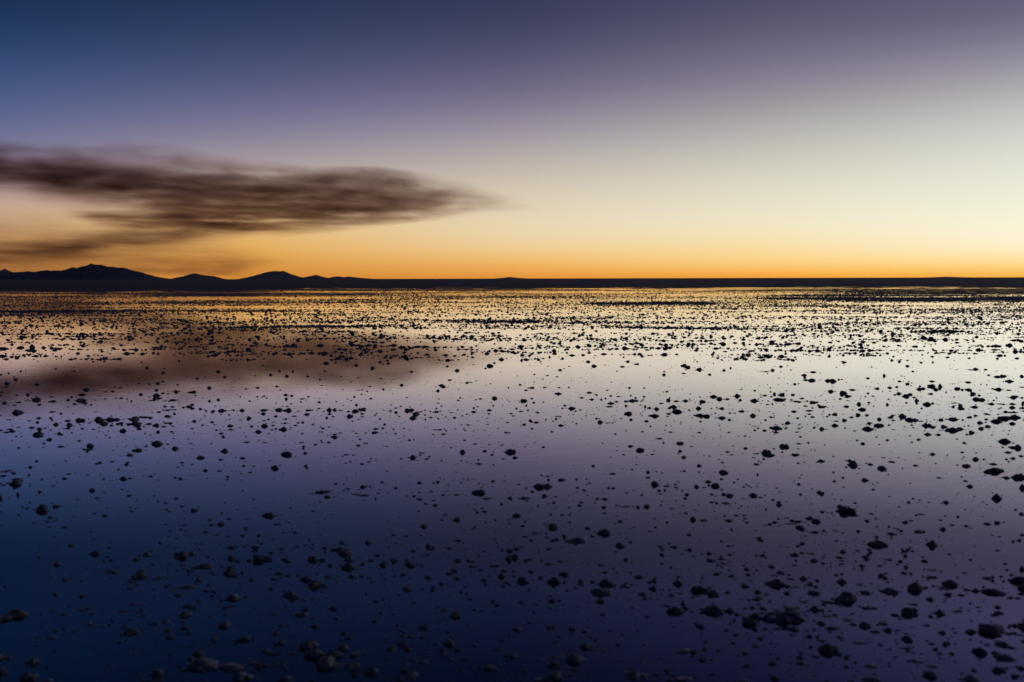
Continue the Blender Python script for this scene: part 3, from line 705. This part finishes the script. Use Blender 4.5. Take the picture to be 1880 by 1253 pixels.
# the field goes on outside the photograph: clumps like the measured ones beyond both edges of the view and nearer than its lower edge
for sgn in (-1, 1):
    edge = sgn * 0.515 * cy_
    out_x = 2 * edge - cx_
    k = (np.abs(edge - cx_) < 7.0) & (cy_ < 45)
    PX.append(out_x[k]); PY.append(cy_[k] * rng.uniform(0.96, 1.04, k.sum())); WW.append(cW[k]); DD.append(cD[k]); HH.append(cH[k])
n = 1500
by = rng.uniform(2.2, 30, n); bx = rng.choice([-1, 1], n) * (0.515 * by + rng.uniform(0, 6, n))
w = rng.lognormal(math.log(0.02), 0.5, n)
PX.append(bx); PY.append(by); WW.append(w); DD.append(w * 0.7); HH.append(w * 0.3)
n = 160
by = rng.uniform(0.9, 3.45, n); bx = rng.uniform(-3.5, 3.5, n)
w = np.clip(rng.lognormal(math.log(0.03), 0.7, n), 0.01, 0.14)
PX.append(bx); PY.append(by); WW.append(w); DD.append(w * 0.75); HH.append(w * 0.35)

# the far field: denser and denser towards the shore, in long bands
def cover(x, y):
    """Share of the water that clumps hide as one looks across it, by the view's column and row."""
    dy = y - horizon_y(x)
    c = np.interp(dy, [16, 24, 30, 45, 60, 80, 95, 110, 130, 150], [0.97, 0.80, 0.62, 0.50, 0.44, 0.36, 0.26, 0.15, 0.07, 0.02])
    st = 0.6 * fbm(x / 420.0 + 7, y / 4.2, 21, 3) + 0.4 * fbm(x / 210.0 + 3, y / 1.9, 31, 2)
    c = c * np.clip(0.85 + 4.2 * (st - 0.5), 0.10, 2.0)

    def band(yc, hw, x0, x1, k):
        s = np.clip((x - x0) / 60, 0, 1) * np.clip((x1 - x) / 60, 0, 1)
        return 1 + (k - 1) * np.exp(-((y - yc) / hw) ** 2) * s
    c = c * band(571, 3.5, -200, 620, 1.8) * band(604 - (x - 376) * 0.02, 3.2, 330, 1010, 2.4) * band(594, 6, 820, 1180, 2.2)
    c = c * band(601 + (x - 1128) * 0.014, 2.0, 1100, 1620, 3.4) * band(558, 2.5, 1050, 1330, 3.0) * band(548, 3.0, 1380, 2100, 2.4) * band(562, 2.2, 1480, 2100, 2.2)
    c = c * band(609, 2.2, 1660, 1780, 4.0) * band(613, 3.0, -200, 380, 1.8) * band(606, 2.5, 700, 900, 0.4)
    c = c * band(592, 4.5, 1250, 1560, 0.30) * band(552.5, 2.5, 780, 1080, 0.35) * band(568, 8, 1000, 1300, 0.7) * band(580, 4, 1480, 1800, 0.5) * band(650, 14, 180, 560, 0.3)
    return np.clip(c, 0, 0.985)


for y in np.arange(526.0, 668.0, 1.0):
    x0, x1 = -260, 2140
    dy = y - 511.7
    cell = np.arange(x0, x1, 12.0) + 6
    cv_ = -np.log(1 - cover(cell, np.full_like(cell, y)))
    mw = 0.043; wpx = mw * dy / CAM_H; hpx = max(0.026 * dy / CAM_H, 0.55)
    lam = 1.45 * cv_ * 12.0 / (wpx * hpx)
    cnt = rng.poisson(np.minimum(lam, 140))
    xs = np.repeat(cell, cnt) + rng.uniform(-6, 6, cnt.sum())
    ys = y + rng.uniform(-0.5, 0.5, cnt.sum())
    bx, by, bd = on_water(xs, ys)
    w = np.clip(rng.lognormal(math.log(0.035), 0.6, len(xs)), 0.010, 0.13)
    PX.append(bx); PY.append(by); WW.append(w); DD.append(w * rng.uniform(0.6, 1.0, len(w))); HH.append(w * rng.uniform(0.18, 0.45, len(w)))

# wind rows: crumbs strung out side by side in long low lines
nrow = 620
ry = 532 + 130 * rng.random(nrow) ** 1.5; rx = rng.uniform(-200, 2080, nrow); rl = rng.lognormal(math.log(70), 0.7, nrow)
for x, y, l in zip(rx, ry, rl):
    k = int(l / max(0.035 * (y - 511.7) / CAM_H, 0.7) * rng.uniform(0.5, 1.0)) + 2
    t_ = rng.uniform(-0.5, 0.5, k)
    xs = x + t_ * l; ys = y + 0.35 * np.sin(t_ * rng.uniform(3, 9) + rng.uniform(0, 6)) + rng.normal(size=k) * 0.22 * (y - 505) / 40
    bx, by, bd = on_water(xs, np.maximum(ys, 528))
    w = np.clip(rng.lognormal(math.log(0.04), 0.5, k), 0.012, 0.16)
    PX.append(bx); PY.append(by); WW.append(w); DD.append(w * 0.8); HH.append(w * rng.uniform(0.18, 0.4, k))

PX, PY, WW, DD, HH = map(np.concatenate, (PX, PY, WW, DD, HH))
dist = np.hypot(PX, PY)
pxw = WW / dist * FPX                              # how wide each shows
tier = np.where(pxw > 9, 3, np.where(pxw > 4.5, 2, np.where(pxw > 1.8, 1, 0)))
allv, allf, base = [], [], 0
for t_ in (0, 1, 2, 3):
    forms = []
    for j in range(14):
        r = np.random.default_rng(5000 + 50 * t_ + j)
        forms.append(lump(t_, r, j % 3 == 0, 1.6))
    idx = np.nonzero(tier == t_)[0]
    pick = rng.integers(0, 14, len(idx)); turn = rng.uniform(-0.5, 0.5, len(idx)) + math.pi * rng.integers(0, 2, len(idx))
    for j in range(14):
        s = idx[pick == j]; a = turn[pick == j]
        if not len(s): continue
        v, f = forms[j]
        ca, sa = np.cos(a)[:, None], np.sin(a)[:, None]
        vx, vy = v[None, :, 0] * WW[s, None] / 2, v[None, :, 1] * DD[s, None] / 2
        V = np.stack([vx * ca - vy * sa + PX[s, None], vx * sa + vy * ca + PY[s, None], v[None, :, 2] * HH[s, None] - 0.001], -1).reshape(-1, 3)
        F = (f[None] + (np.arange(len(s)) * len(v))[:, None, None]).reshape(-1, 3) + base
        allv.append(V); allf.append(F); base += len(V)
me = mesh_np("salt_crumbs", np.concatenate(allv), np.concatenate(allf), MAT_SALT, False)
link("salt_crumbs", me, 'stuff', "countless small crumbs of salt strewn over the shallow water")
print("crumbs", len(PX), "faces", len(me.polygons))

# ------------------------------------------------------------------ the evening air: far things fade a little
m, gg, o = new_mat("evening_haze")
pv = gg.n('ShaderNodeVolumePrincipled')
pv.inputs['Color'].default_value = (0.62, 0.72, 0.95, 1)
pv.inputs['Anisotropy'].default_value = 0.6
pv.inputs['Density'].default_value = HAZE_DENSITY
gg.put(o.inputs['Volume'], pv.outputs[0])
Q = HAZE_REACH
v = [(x, y, z) for z in (-1.5, HAZE_TOP) for x, y in ((-Q, -Q), (Q, -Q), (Q, Q), (-Q, Q))]
f = [(0, 3, 2, 1), (4, 5, 6, 7), (0, 1, 5, 4), (1, 2, 6, 5), (2, 3, 7, 6), (3, 0, 4, 7)]
me = bpy.data.meshes.new("haze"); me.from_pydata(v, [], f); me.materials.append(m); me.update()
link("haze", me, 'stuff', "thin evening haze over the salt flat")
